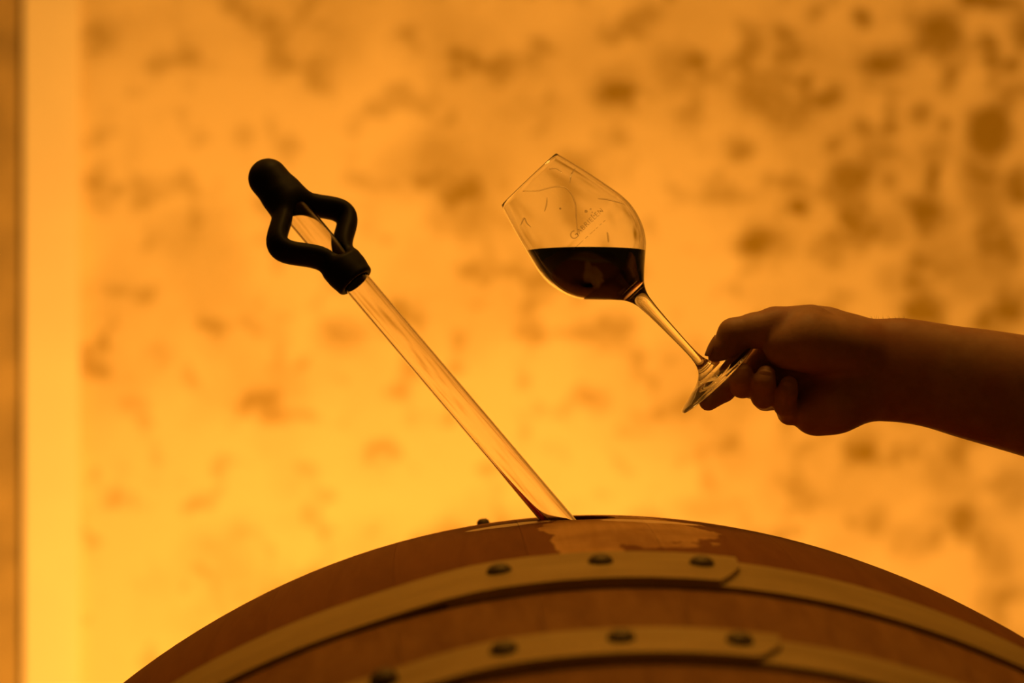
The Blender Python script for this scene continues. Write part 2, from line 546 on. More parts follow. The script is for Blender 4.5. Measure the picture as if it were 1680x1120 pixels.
def stave_mesh(ny=26, na=5):
    bm = bmesh.new()
    g = 0.00012
    ys = np.linspace(-HALF, HALF, ny)
    rows = []
    for y in ys:
        ro, ri = rad(y), rad(y) - TH
        row = []
        for k in range(na + 1):
            t = -1 + 2 * k / na
            a = t * (DA / 2 - g / ro)
            row.append(bm.verts.new((ro * math.sin(a), y, ro * math.cos(a))))
        for k in range(na, -1, -1):
            t = -1 + 2 * k / na
            a = t * (DA / 2 - g / ri)
            row.append(bm.verts.new((ri * math.sin(a), y, ri * math.cos(a))))
        rows.append(row)
    n = len(rows[0])
    for A, B in zip(rows[:-1], rows[1:]):
        for k in range(n):
            f = bm.faces.new((A[k], A[(k + 1) % n], B[(k + 1) % n], B[k]))
            f.smooth = (k < na) or (na < k < n - 1)
    bm.faces.new(rows[0][::-1]); bm.faces.new(rows[-1])
    bmesh.ops.recalc_face_normals(bm, faces=bm.faces)
    for e in bm.edges:
        if len(e.link_faces) == 2 and e.link_faces[0].normal.angle(e.link_faces[1].normal) > 0.6:
            e.smooth = False
    me = bpy.data.meshes.new('stave')
    bm.to_mesh(me); bm.free()
    me.materials.append(M['stave'])
    return me

st_me = stave_mesh()
def bored_stave():
    """the stave with the bung hole bored through it"""
    a = bpy.data.objects.new('tmp_a', stave_mesh(60, 12)); COL.objects.link(a)
    bm = bmesh.new()
    bmesh.ops.create_cone(bm, cap_ends=True, segments=64, radius1=0.0245, radius2=0.0265, depth=0.12)
    me = bpy.data.meshes.new('tmp_b'); bm.to_mesh(me); bm.free()
    b = bpy.data.objects.new('tmp_b', me); COL.objects.link(b)
    b.location = (0, 0, R0 - 0.015)
    md = a.modifiers.new('bore', 'BOOLEAN'); md.object = b; md.operation = 'DIFFERENCE'; md.solver = 'EXACT'
    bpy.context.view_layer.update()
    dg = bpy.context.evaluated_depsgraph_get()
    out = bpy.data.meshes.new_from_object(a.evaluated_get(dg))
    out.name = 'bored_stave'
    bpy.data.objects.remove(a); bpy.data.objects.remove(b)
    return out
bored = bored_stave()
for k in range(NST):
    o = bpy.data.objects.new('stave', bored if k == 0 else st_me)
    COL.objects.link(o)
    o.parent = barrel
    o.location = (0, 0, ZAX)
    o.rotation_euler = (0, bung_ang + k * DA, 0)
    if k == 0:
        o['label'] = 'oak stave with the open bung hole bored through it'

# heads: boards across each end
for side in (-1, 1):
    yb = side * (HALF - 0.05)
    rr = rad(yb) - TH + 0.0
    nb = 8
    w = 2 * rr / nb
    for k in range(nb):
        xa, xb = -rr + k * w + 0.0003, -rr + (k + 1) * w - 0.0003
        bm = bmesh.new()
        top, bot = [], []
        for x in np.linspace(xa, xb, 7):
            h = math.sqrt(max(1e-7, rr * rr - x * x))
            top.append((x, h)); bot.append((x, -h))
        loop = top + bot[::-1]
        fv = [bm.verts.new((x, yb - side * 0.022, z)) for x, z in loop]
        bv = [bm.verts.new((x, yb, z)) for x, z in loop]
        bm.faces.new(fv); bm.faces.new(bv[::-1])
        for i in range(len(loop)):
            bm.faces.new((fv[i], bv[i], bv[(i + 1) % len(loop)], fv[(i + 1) % len(loop)]))
        bm_obj('head_board', bm, M['oak_board'], barrel).location = (0, 0, ZAX)

# hoops: one strap each, its ends overlapped and riveted
def hoop(yc, width, a_end, lap, side, thick=0.0028):
    """yc centre, a_end angle (from top, towards +x) where the outer end stops; the lap lies before it"""
    bm = bmesh.new()
    total = 2 * math.pi + lap
    rows = []
    ts = list(np.linspace(0, 1 - 0.036 / total, 200)) + [1 - q / total for q in (0.030, 0.022, 0.014, 0.007, 0.0)]
    for t in ts:
        ang = a_end - total * (1 - t)
        up = np.clip((t * total - (2 * math.pi - 0.10)) / 0.16, 0, 1)
        off = 0.0006 + thick * 1.06 * (up * up * (3 - 2 * up))
        cut = max(0.0, 1 - (a_end - ang) / 0.030) ** 1.3 * 0.62 * width    # clipped corner on the camera side
        row = []
        for (yy, rr_) in ((yc - width / 2 + cut, 0), (yc + width / 2, 0), (yc + width / 2, 1), (yc - width / 2 + cut, 1)):
            r = rad(yy) + off + rr_ * thick
            row.append(bm.verts.new((r * math.sin(ang), yy, r * math.cos(ang))))
        rows.append(row)
    for A, B in zip(rows[:-1], rows[1:]):
        for k in range(4):
            f = bm.faces.new((A[k], A[(k + 1) % 4], B[(k + 1) % 4], B[k]))
    bm.faces.new(rows[0]); bm.faces.new(rows[-1][::-1])
    bmesh.ops.recalc_face_normals(bm, faces=bm.faces)
    for f in bm.faces: f.smooth = True
    for e in bm.edges:
        if len(e.link_faces) == 2 and e.link_faces[0].normal.angle(e.link_faces[1].normal) > 0.6:
            e.smooth = False
    me = bpy.data.meshes.new('hoop'); bm.to_mesh(me); bm.free()
    o = link_mesh('hoop', me, M['hoop'], barrel, smooth=False)
    o.location = (0, 0, ZAX)
    return o

def rivet_mesh():
    v, f = lathe([(0, 0.0042), (0.0022, 0.0040), (0.0042, 0.0031), (0.0056, 0.0016), (0.0062, 0.0), (0.0062, -0.004), (0, -0.004)], 14)
    me = bpy.data.meshes.new('rivet'); me.from_pydata(v, [], f); me.materials.append(M['rivet'])
    me.polygons.foreach_set('use_smooth', [True] * len(me.polygons)); me.update()
    return me
riv_me = rivet_mesh()
def rivets(h, yc, angs, dy=0.0):
    for a in angs:
        y = yc + dy
        r = rad(y) + 0.0006 + 0.0028 * 2.06
        o = bpy.data.objects.new('rivet', riv_me); COL.objects.link(o)
        o.parent = h
        o.location = (r * math.sin(a), y, r * math.cos(a))
        o.rotation_euler = Matrix.Rotation(a, 3, 'Y').to_euler()
        tilt = Matrix.Rotation(math.atan(2 * KB * y), 3, 'X')
        o.rotation_euler = (Matrix.Rotation(a, 3, 'Y') @ tilt.inverted()).to_euler()
        o.scale = (1.2, 1.2, 1.0)

H1, W1, H2, W2 = -0.263, 0.066, -0.408, 0.037
def ang_px(px, y):                                   # angle on the barrel for a photo column, at axial position y
    X = (px - 840) * (DIST + y) / FPX
    return math.asin((X - BX - (-y) * math.sin(YAW)) / rad(y))
h = hoop(H1, W1, ang_px(1215, H1), 0.23 + 0.10, -1)
h['label'] = 'wide steel hoop nearest the bung, three rivets on its lap'
rivets(h, H1, [ang_px(p, H1) for p in (822, 987, 1152)], 0.006)
h = hoop(H2, W2, ang_px(1282, H2), 0.34, -1)
h['label'] = 'second steel hoop, lower in the picture, with a riveted lap'
rivets(h, H2, [ang_px(p, H2) for p in (635, 830, 1020, 1213)], 0.002)
h = hoop(-0.535, 0.045, 0.6, 0.3, -1); rivets(h, -0.535, (0.35, 0.5))
for yc, w in ((0.263, W1), (0.408, W2), (0.535, 0.045)):
    h = hoop(yc, w, 1.1 + yc, 0.3, 1); rivets(h, yc, (0.85 + yc, 1.0 + yc))

# small sampling peg left of the bung
PEG = pix(795, 858, 0.0)
v, f = lathe([(0, 0.0050), (0.0028, 0.0046), (0.0045, 0.0030), (0.0050, 0.0), (0.0046, -0.012), (0, -0.012)], 16)
pg = mesh_obj('sampling_peg', v, f, M['rivet'], barrel)
pa = (PEG.x - BX) / R0
ypeg = 0.14
pg.location = (rad(ypeg) * math.sin(pa), ypeg, ZAX + rad(ypeg) * math.cos(pa))
pg.rotation_euler = (0, pa, 0)
pg['label'] = 'small dark wooden peg in the bilge left of the bung hole'

# cradle
cr = empty('barrel_cradle', (BX, 0, 0), YAW)
tag(cr, 'low wooden cradle of two beams and wedges under the barrel', 'cradle')
for yb in (-0.36, 0.36):
    zt = ZAX - rad(0.33) - 0.004
    bm_obj('beam', box_bm(-0.55, 0.55, yb - 0.06, yb + 0.06, 0.0, zt - 0.002, 0.004), M['beam'], cr)
    for s in (-1, 1):
        bm = bmesh.new()
        pts = []
        a0, a1 = 0.22, 0.52
        rr = rad(abs(yb) - 0.06) + 0.003
        for t in np.linspace(a0, a1, 6):
            pts.append((s * rr * math.sin(t), ZAX - rr * math.cos(t)))
        pts += [(s * (rr * math.sin(a1) + 0.03), zt), (s * rr * math.sin(a0), zt)]
        pts = [(x, max(z, zt)) for x, z in pts]
        A = [bm.verts.new((x, yb - 0.05, z)) for x, z in pts]
        B = [bm.verts.new((x, yb + 0.05, z)) for x, z in pts]
        bm.faces.new(A); bm.faces.new(B[::-1])
        for i in range(len(pts)):
            bm.faces.new((A[i], B[i], B[(i + 1) % len(pts)], A[(i + 1) % len(pts)]))
        bm_obj('wedge', bm, M['beam'], cr)

# ------------------------------------------------------------------ the wine thief
U = 1 / 2400.0                                    # metres per photo pixel in the focal plane
ALPHA = math.radians(11.5)
ax_img = Vector((0.647, 0, -0.763)).normalized()
T_AX = (ax_img * math.cos(ALPHA) + Vector((0, -1, 0)) * math.sin(ALPHA)).normalized()   # pointing down the tube
side = Vector((0.763, 0, 0.647)).normalized()     # to the right of the tube in the picture
P_BOT = pix(911, 848, 0)                          # tube axis at the bung
T_O = pix(588, 467, 499.0 / 2400 * math.tan(ALPHA))   # handle's lower rim (s = 0)
T_AX = (P_BOT - T_O).normalized()
side = (side - T_AX * side.dot(T_AX)).normalized()
L_PX = (P_BOT - T_O).length / U                   # bung to the handle's lower rim
thief = empty('wine_thief', T_O)
tag(thief, 'glass wine thief with a black looped rubber grip standing in the bung hole', 'wine thief')
def frame_obj(o, xa, ya, za):
    o.rotation_euler = Matrix((xa, ya, za)).transposed().to_euler()
# local frame: x = side, y = back, z = -T_AX (up the tube)
za = -T_AX
xa = side
ya = za.cross(xa)
rot_t = Matrix((xa, ya, za)).transposed()
RO, RI = 23.5 * U, 20.6 * U
top, bot = 236 * U, -(L_PX * U + 0.10)
prof = [(RO, z_) for z_ in (bot, bot + 0.0004, bot + 0.002, *np.linspace(bot + 0.01, top - RO - 0.004, 24), top - RO - 0.001, top - RO)] + [(RO * math.cos(t), top - RO + RO * math.sin(t)) for t in np.linspace(0.2, 1.4, 6)] + [(0, top)]
prof += [(0, top - 0.003)] + [(RI * math.cos(t), top - RO + RI * math.sin(t)) for t in np.linspace(1.4, 0.2, 6)] + [(RI, z_) for z_ in (top - RO, top - RO - 0.001, *np.linspace(top - RO - 0.004, bot + 0.01, 24), bot + 0.002, bot + 0.0004, bot)]
v, f = lathe(prof, 72, closed=True)
tb = mesh_obj('glass_tube', v, f, M['tube'], thief)
tb.rotation_euler = rot_t.to_euler()
bmv = bmesh.new(); bmv.from_mesh(tb.data); bmesh.ops.recalc_face_normals(bmv, faces=bmv.faces); bmv.to_mesh(tb.data); bmv.free()

def grip():
    hh = 0.0007
    lim = 0.056
    s0, s1 = -8 * U, 294 * U
    g = [np.arange(-lim, lim, hh, dtype=np.float32), np.arange(-0.024, 0.024, hh, dtype=np.float32), np.arange(s0, s1, hh, dtype=np.float32)]
    P = np.meshgrid(*g, indexing='ij')
    rr = np.sqrt(P[0] ** 2 + P[1] ** 2)
    RS = 34.2 * U
    def cyl(z0, z1, rnd, r):
        qx = rr - (r - rnd)
        qz = np.abs(P[2] - (z0 + z1) / 2) - ((z1 - z0) / 2 - rnd)
        return np.sqrt(np.maximum(qx, 0) ** 2 + np.maximum(qz, 0) ** 2) + np.minimum(np.maximum(qx, qz), 0) - rnd
    US = U * 1.035                                # lengths along the tube, which leans away
    low = cyl(5 * US, 48 * US, 0.0022, RS)
    # upper part: cylinder that ends in a dome
    t = np.clip(P[2], 190 * US, 238 * US)
    upper = np.sqrt(rr ** 2 + (P[2] - t) ** 2) - RS
    body = np.minimum(low, upper)
    u0, A, sg, sc = 0.0062, 0.0255, 12.2e-3, 121 * US
    ss = np.linspace(32 * US, 200 * US, 30)
    us = u0 + A * np.exp(-np.abs((ss - sc) / sg) ** 2.2 / 2)
    arms = None
    for sgn in (-1, 1):
        arm = None
        for a in range(len(ss) - 1):
            c = round_cone(P, (sgn * us[a], 0, ss[a]), (sgn * us[a + 1], 0, ss[a + 1]), 0.0072, 0.0072, (1, 0.72, 1))
            arm = c if arm is None else np.minimum(arm, c)
        arms = arm if arms is None else np.minimum(arms, arm)
    f = smin(body, arms, 0.006)
    # bore for the tube
    bore = rr - (RO + 0.0003)
    hole = np.maximum(bore, np.abs(P[2] - 70 * U) - 150 * U)
    f = np.maximum(f, -hole)
    V, F = surface_nets(f.astype(np.float32), (g[0][0], g[1][0], g[2][0]), hh)
    V = relax(V, F, 3, 0.5)
    return np_mesh('grip', V, F)
gp = link_mesh('grip', grip(), M['rubber'], thief)
PHI = math.radians(39)
gp.rotation_euler = (rot_t @ Matrix.Rotation(PHI, 3, 'Z')).to_euler()
gp['label'] = 'black rubber grip with a rounded top and two bowed finger loops'

# dregs of wine lying along the low side of the tube
def dregs():
    n = 26
    verts, faces = [], []
    low_dir = (Vector((0, 0, -1)) - T_AX * Vector((0, 0, -1)).dot(T_AX)).normalized()
    lx, ly = low_dir.dot(xa), low_dir.dot(ya)
    a0 = math.atan2(ly, lx)
    zb = -(L_PX * U)
    m = 9
    for i in range(n):
        t = i / (n - 1)
        z = zb - 0.010 + t * 0.085
        wdt = 0.75 * (1 - t) ** 2.2 + 0.03
        dep = (0.0058 * (1 - t) ** 3 + 0.00025)
        for k in range(m):
            u = -1 + 2 * k / (m - 1)
            a = a0 + u * wdt
            verts.append(((RI - 1e-4) * math.cos(a), (RI - 1e-4) * math.sin(a), z))
        for k in range(m):
            u = 1 - 2 * k / (m - 1)
            a = a0 + u * wdt
            r = RI - 1e-4 - dep * max(0.04, 1 - u * u)
            verts.append((r * math.cos(a), r * math.sin(a), z))
    q = 2 * m
    for i in range(n - 1):
        for k in range(q):
            faces.append((i * q + k, i * q + (k + 1) % q, (i + 1) * q + (k + 1) % q, (i + 1) * q + k))
    faces.append(tuple(range(q))[::-1]); faces.append(tuple(range((n - 1) * q, n * q)))
    o = mesh_obj('wine_dregs', verts, faces, M['wine'], thief)
    b = bmesh.new(); b.from_mesh(o.data); bmesh.ops.recalc_face_normals(b, faces=b.faces); b.to_mesh(o.data); b.free()
    o.rotation_euler = rot_t.to_euler()
    o['label'] = 'dark red wine left along the low side of the tube'
dregs()

# ------------------------------------------------------------------ the wine glass
G_AX = Vector((0.687, 0.05, -0.726)).normalized()         # from the rim down to the foot
G_O = pix(868, 294.5, -0.012)                              # rim centre
g_up = -G_AX
g_n = Vector((0.726, 0, 0.687)); g_n = (g_n - g_up * g_n.dot(g_up)).normalized()
g_f = g_up.cross(g_n).normalized()
g_rot = Matrix((g_n, g_f, g_up)).transposed()              # local x = across, z = towards the rim
front_sign = -1.0 if g_f.y > 0 else 1.0
G_LEN = 451.0
foot_c = G_O + G_AX * (G_LEN * U)
wg = empty('wine_glass', foot_c)
wg.rotation_euler = g_rot.to_euler()
tag(wg, 'tilted stemmed wine glass part-filled with red wine, held by its foot', 'wine glass')
def zz(s): return (G_LEN - s) * U
outer = [(62, 0), (69, 24), (77.5, 55), (86, 92), (92, 122), (93, 140), (91, 156), (84, 180), (71, 202), (52, 221), (34, 238), (21, 252), (14, 266), (11, 285), (9.2, 310), (7.8, 345), (7.0, 378), (7.4, 396), (10, 410), (17, 422), (30, 431), (48, 437.5), (66, 443), (77, 446.5)]
inner_s = 243.5
oc = smooth_curve(outer, 110)
wall = lambda s: 2.1 if s < 120 else 2.1 + (s - 120) / (inner_s - 120) * 2.6
# inner profile: offset of the outer one down to the bowl's bottom
oa = np.array(oc)
nrm = np.gradient(oa, axis=0); nrm /= np.linalg.norm(nrm, axis=1)[:, None]
inn = []
for (r, s), (dr, ds) in zip(oc, nrm):
    w = wall(s)
    q = (r - ds * w, s + dr * w)
    if s < 236 and q[0] > 2:
        inn.append(q)
inn = [q for q in inn if q[1] < inner_s - 10]
r_e, s_e = inn[-1]
for t in np.linspace(0.15, 1, 8):
    inn.append((r_e * math.cos(t * math.pi / 2), s_e + (inner_s - s_e) * math.sin(t * math.pi / 2)))
inn[-1] = (0, inner_s)
prof = [(r * U, zz(s)) for r, s in oc]
prof += [(78.6 * U, zz(448.5)), (78.2 * U, zz(450.5)), (76 * U, zz(451)), (60 * U, zz(449.5)), (0, zz(447.5))]
rim_mid = [((62 - 1.05) * U, zz(-1.0))]
full = [(r * U, zz(s)) for r, s in inn[::-1]]              # bottom of the bowl up to the rim
v, f = lathe(full + rim_mid + prof, 128)
gl = mesh_obj('bowl_stem_and_foot', v, f, M['glass'], wg)
b = bmesh.new(); b.from_mesh(gl.data); bmesh.ops.recalc_face_normals(b, faces=b.faces); b.to_mesh(gl.data); b.free()

# the wine, cut level
def wine():
    gr = lambda s: -0.12 + 0.5 * min(1.0, max(0.0, (s - 195) / 20))
    p = [(max(0.0, (r + gr(s)) if r > 0 else 0) * U, zz(s + (gr(s) if r < 40 else 0))) for r, s in inn[::-1]]
    p = [(0, p[0][1])] + p[1:] + [(0, p[-1][1])]
    v, f = lathe(p, 128)
    bm = bmesh.new()
    for q in v: bm.verts.new(q)
    bm.verts.ensure_lookup_table()
    for q in f:
        bm.faces.new([bm.verts[i] for i in q])
    bm.transform(Matrix.Translation(foot_c) @ g_rot.to_4x4())
    lvl = pix(960, 410.5, -0.012).z
    geom = list(bm.verts) + list(bm.edges) + list(bm.faces)
    cut = bmesh.ops.bisect_plane(bm, geom=geom, plane_co=(0, 0, lvl), plane_no=(0, 0, 1), clear_outer=True)
    edges = [e for e in cut['geom_cut'] if isinstance(e, bmesh.types.BMEdge)]
    bmesh.ops.contextual_create(bm, geom=edges)
    bmesh.ops.recalc_face_normals(bm, faces=bm.faces)
    for fc in bm.faces: fc.smooth = len(fc.verts) < 6
    base = min((q.co.copy() for q in bm.verts), key=lambda c: c.z)
    bm.transform(Matrix.Translation(-base))
    me = bpy.data.meshes.new('red_wine'); bm.to_mesh(me); bm.free()
    o = link_mesh('red_wine', me, M['wine'], None, smooth=False)
    o.location = base
    tag(o, 'dark red wine lying level in the tilted bowl of the glass', 'wine')
wine()

# marks on the bowl, facing the camera
S_TAB, R_TAB = np.array([q[1] for q in oc]), np.array([q[0] for q in oc])
def bowl_pt(n, s, lift=0.12):
    r = float(np.interp(s, S_TAB[:60], R_TAB[:60])) + lift
    a = math.asin(max(-0.98, min(0.98, n / r)))
    return Vector((r * math.sin(a) * U, front_sign * r * math.cos(a) * U, zz(s)))
def stroke(pts, half=0.45):
    verts, faces = [], []
    for i, (n, s) in enumerate(pts):
        a, c = pts[max(0, i - 1)], pts[min(len(pts) - 1, i + 1)]
        d = np.array([c[0] - a[0], c[1] - a[1]]); d /= np.hypot(*d) + 1e-9
        verts += [bowl_pt(n - d[1] * half, s + d[0] * half), bowl_pt(n + d[1] * half, s - d[0] * half)]
        if i:
            k = 2 * i
            faces.append((k - 2, k - 1, k + 1, k))
    return verts, faces
def etched_text(text, size, n0, s0, big_first=1.0):
    cu = bpy.data.curves.new('etched_lettering', 'FONT')
    cu.body = text; cu.size = size; cu.resolution_u = 3; cu.space_character = 1.12
    o = bpy.data.objects.new('tmp_text', cu); COL.objects.link(o)
    bpy.context.view_layer.update()
    me = bpy.data.meshes.new_from_object(o.evaluated_get(bpy.context.evaluated_depsgraph_get()))
    bpy.data.objects.remove(o)
    w = max(v.co.x for v in me.vertices)
    for v in me.vertices:
        v.co = bowl_pt(n0 + v.co.x, s0 - v.co.y)
    me.materials.clear()
    return me, w
me, w = etched_text('G', 19.0, -22, 121)
link_mesh('etched_letter', me, M['etch'], wg, smooth=False)
me, w2 = etched_text('ABRIELEN', 11.5, -22 + w + 1.2, 119.5)
link_mesh('etched_lettering', me, M['etch'], wg, smooth=False)
vs_, fs_ = [], []
for (n0, n1) in ((-32, -10), (-6, 0), (4, 10), (11, 15), (17, 22), (25, 30), (33, 38)):
    a, c = stroke([(n, 131 + 0.02 * n) for n in np.linspace(n0, n1, 5)], 0.4)
    k = len(vs_); vs_ += a; fs_ += [tuple(i + k for i in q) for q in c]
mesh_obj('etched_line', vs_, fs_, M['etch'], wg, smooth=False)
for (px_, py_, r) in ((954.5, 350.5, 2.6), (962, 346.8, 1.5), (964.5, 352, 1.2), (963, 357, 1.4), (967, 357.5, 1.2), (978, 350, 1.2), (913.5, 346, 1.8)):
    q = np.array([px_ - 867, py_ - 295]); s = q @ np.array([.687, .726]); n = q @ np.array([.726, -.687])
    vv = [bowl_pt(n + r * math.cos(a), s + r * math.sin(a)) for a in np.linspace(0, 2 * math.pi, 12, endpoint=False)]
    mesh_obj('etched_dot', vv, [tuple(range(12))], M['etch'], wg, smooth=False)

# trails of wine running down inside the bowl, as clear ridges
def trail(pts, r0=0.75):
    P = smooth_curve(pts, 34)
    verts, faces = [], []
    m = 8
    cs = []
    for (x, y) in P:
        q = np.array([x - 867, y - 295]); s = q @ np.array([.687, .726]); n = q @ np.array([.726, -.687])
        cs.append(bowl_pt(n, s, -wall(s) - 0.15))
    for i, c in enumerate(cs):
        d = (cs[min(i + 1, len(cs) - 1)] - cs[max(0, i - 1)]).normalized()
        nr = Vector((c.x, c.y, 0)).normalized(); bt = d.cross(nr).normalized()
        rr = r0 * U * math.sin(math.pi * (0.06 + 0.88 * i / (len(cs) - 1))) ** 0.5
        for k in range(m):
            a = 2 * math.pi * k / m
            verts.append(c + bt * (rr * 1.3 * math.cos(a)) + nr * (rr * 0.7 * math.sin(a)))
        if i:
            for k in range(m):
                faces.append(((i - 1) * m + k, (i - 1) * m + (k + 1) % m, i * m + (k + 1) % m, i * m + k))
    faces.append(tuple(range(m))[::-1]); faces.append(tuple(range((len(cs) - 1) * m, len(cs) * m)))
    o = mesh_obj('wine_trail', verts, faces, M['glass'], wg)
    b = bmesh.new(); b.from_mesh(o.data); bmesh.ops.recalc_face_normals(b, faces=b.faces); b.to_mesh(o.data); b.free()
trail([(855, 317), (880, 317), (905, 311), (922, 312), (933, 325), (938, 340), (939, 360), (941, 388)])
trail([(897, 282), (908, 281), (918, 288)], 0.8)
trail([(940, 280), (933, 290), (930, 304)], 0.8)
trail([(975, 330), (990, 331), (1004, 334), (1018, 338)], 1.0)
trail([(988, 384), (989.5, 392), (990, 400)], 1.0)
trail([(853, 370), (858, 360), (862, 368), (868, 374)], 0.9)
trail([(893, 328), (892, 340), (889, 350)], 0.7)

# ------------------------------------------------------------------ the hand and forearm
def hand():
    def p(x, y, mm):                     # photo pixel + depth in millimetres (towards the wall)
        return tuple(pix(x, y, mm / 1000.0))
    hh = 0.00125
    lo = pix(1128, 700, -0.04); hi = pix(1680, 470, 0.05)
    x0, x1 = lo.x, 0.64
    g = [np.arange(x0, x1, hh, dtype=np.float32), np.arange(-0.050, 0.066, hh, dtype=np.float32), np.arange(1.112, 1.318, hh, dtype=np.float32)]
    # photo columns / rows for the loft
    def loft(P, keys, yc0, xlim):
        k = np.array(keys, float)
        X = k[:, 0]
        fx = np.linspace(X[0], X[-1], 240)
        cols = []
        for c in range(1, k.shape[1]):
            t = np.array(smooth_1d(X, k[:, c], fx)); cols.append(t)
        Px = P[0]
        xpx = 840 + Px * FPX / DIST
        xc = np.clip(xpx, xlim[0], xlim[1])
        ctop, cbot, dc, dh = [np.interp(xc, fx, c).astype(np.float32) for c in cols]
        zt = ZC - (ctop - HROW) * DIST / FPX; zb = ZC - (cbot - HROW) * DIST / FPX
        cz, hz = (zt + zb) / 2, (zt - zb) / 2
        q = np.abs((P[2] - cz) / hz) ** 2.3 + np.abs((P[1] - dc / 1000) / (dh / 1000)) ** 2.3
        f = (q ** (1 / 2.3) - 1) * np.minimum(hz, dh / 1000)
        dx = (xpx - xc) * DIST / FPX
        return np.where(np.abs(dx) > 0, np.sqrt(np.maximum(f, 0) ** 2 + dx ** 2) + np.minimum(f, 0) * 0, f)
    def smooth_1d(X, Y, x):
        m = np.gradient(Y, X)
        i = np.clip(np.searchsorted(X, x, side='right') - 1, 0, len(X) - 2)
        hq = X[i + 1] - X[i]; s = (x - X[i]) / hq
        return (2*s**3-3*s**2+1)*Y[i] + (s**3-2*s**2+s)*hq*m[i] + (-2*s**3+3*s**2)*Y[i+1] + (s**3-s**2)*hq*m[i+1]
    P = [a for a in np.meshgrid(*g, indexing='ij', sparse=True)]
    # x px, top row, bottom row, depth centre mm, depth half mm
    keys = [(1285, 512, 660, 26, 11), (1310, 503, 690, 23, 13), (1335, 499, 703, 20, 15), (1370, 502, 703, 16, 18), (1400, 513, 696, 13, 21), (1425, 521, 690.5, 12, 22.5),
            (1450, 521.5, 691, 12, 23.5), (1485, 520.5, 693.5, 12, 25), (1512, 523.5, 698, 13, 27), (1580, 534, 718, 14, 31), (1620, 538.5, 729.5, 15, 34), (1680, 547, 747, 16, 37),
            (1800, 566, 786, 18, 42), (1950, 592, 828, 20, 45), (2120, 640, 860, 22, 44), (2300, 690, 900, 22, 42)]
    f = loft(P, keys, 0, (1290, 2240)).astype(np.float32)
    nxh = int((pix(1500, 0).x - x0) / hh)              # everything else lives in the left block
    Q = [P[0][:nxh], P[1], P[2]]
    b = f[:nxh]
    mm = 0.001
    # heel of the hand and ball of the thumb
    b = smin(b, round_cone(Q, p(1372, 664, 2), p(1336, 676, 8), 0.0150, 0.0145), 0.010)
    b = smin(b, round_cone(Q, p(1400, 650, 4), p(1372, 664, 4), 0.0155, 0.0155), 0.012)
    th = round_cone(Q, p(1398, 572, 2), p(1325, 560, -6), 0.0200, 0.0205)
    th = smin(th, round_cone(Q, p(1325, 560, -6), p(1292, 566, -8), 0.0205, 0.0165), 0.006)
    b = smin(b, th, 0.009)
    # thumb
    t1 = round_cone(Q, p(1330, 535, 2), p(1272, 537, -2), 0.0150, 0.0138)
    t1 = smin(t1, round_cone(Q, p(1272, 537, -2), p(1238, 542, -4), 0.0138, 0.0118), 0.003)
    t1 = smin(t1, round_cone(Q, p(1238, 542, -4), p(1204, 548, -5), 0.0118, 0.0108), 0.003)
    t2 = round_cone(Q, p(1204, 548, -5), p(1190, 572, -4), 0.0108, 0.0096)
    t2 = smin(t2, round_cone(Q, p(1190, 572, -4), p(1177, 585, -1), 0.0094, 0.0066), 0.002)
    t1 = smin(t1, t2, 0.003)
    b = smin(b, t1, 0.0035)
    # fingers: lists of (x, y, depth, radius mm)
    def finger(nodes, k=0.002):
        fg = None
        for (a, c) in zip(nodes[:-1], nodes[1:]):
            d = round_cone(Q, p(*a[:3]), p(*c[:3]), a[3] * mm, c[3] * mm)
            fg = d if fg is None else smin(fg, d, k)
        return fg
    index = finger([(1315, 545, 30, 11.0), (1264, 560, 33, 9.8), (1221, 611, 20, 8.2), (1188, 641, 11, 7.5), (1162, 658, 8, 6.7)])
    middle = finger([(1322, 580, 30, 11.0), (1268, 610, 32, 9.8), (1232, 632, 20, 8.8), (1218, 632, -2, 8.6), (1216, 620, -10, 8.0), (1219, 611, -11, 6.6)])
    ring = finger([(1332, 620, 30, 10.5), (1290, 650, 32, 9.6), (1256, 653, 18, 8.6), (1252, 650, -6, 8.2), (1254, 626, -13, 7.8), (1257, 614, -13, 6.4)])
    pinky = finger([(1350, 655, 28, 10.0), (1322, 678, 26, 9.2), (1296, 676, 10, 8.6), (1288, 664, -5, 7.8), (1291, 643, -11, 7.2), (1294, 631, -11.5, 6.2)])
    for fg in (index, middle, ring, pinky):
        b = smin(b, fg, 0.0014)
    # web between thumb and index, back of the knuckles
    b = smin(b, round_cone(Q, p(1300, 548, 12), p(1330, 600, 18), 0.011, 0.013), 0.008)
    b = smin(b, round_cone(Q, p(1270, 568, 8), p(1244, 594, 11), 0.0085, 0.0080), 0.004)
    b = smin(b, round_cone(Q, p(1290, 598, 12), p(1276, 616, 14), 0.0090, 0.0085), 0.003)
    f[:nxh] = b
    V, F = surface_nets(f, (g[0][0], g[1][0], g[2][0]), hh)
    V = relax(V, F, 3, 0.5)
    return V, F, p
V, F, hp = hand()
base = Vector((float(V[:, 0].mean()), float(V[:, 1].mean()), float(V[:, 2].min())))
person = empty('person', base)
tag(person, 'bare hand and forearm reaching in from the right, gripping the wine glass by its foot', 'person')
hm = np_mesh('hand_and_forearm', V - np.array(base, np.float32), F)
link_mesh('hand_and_forearm', hm, M['skin'], person)

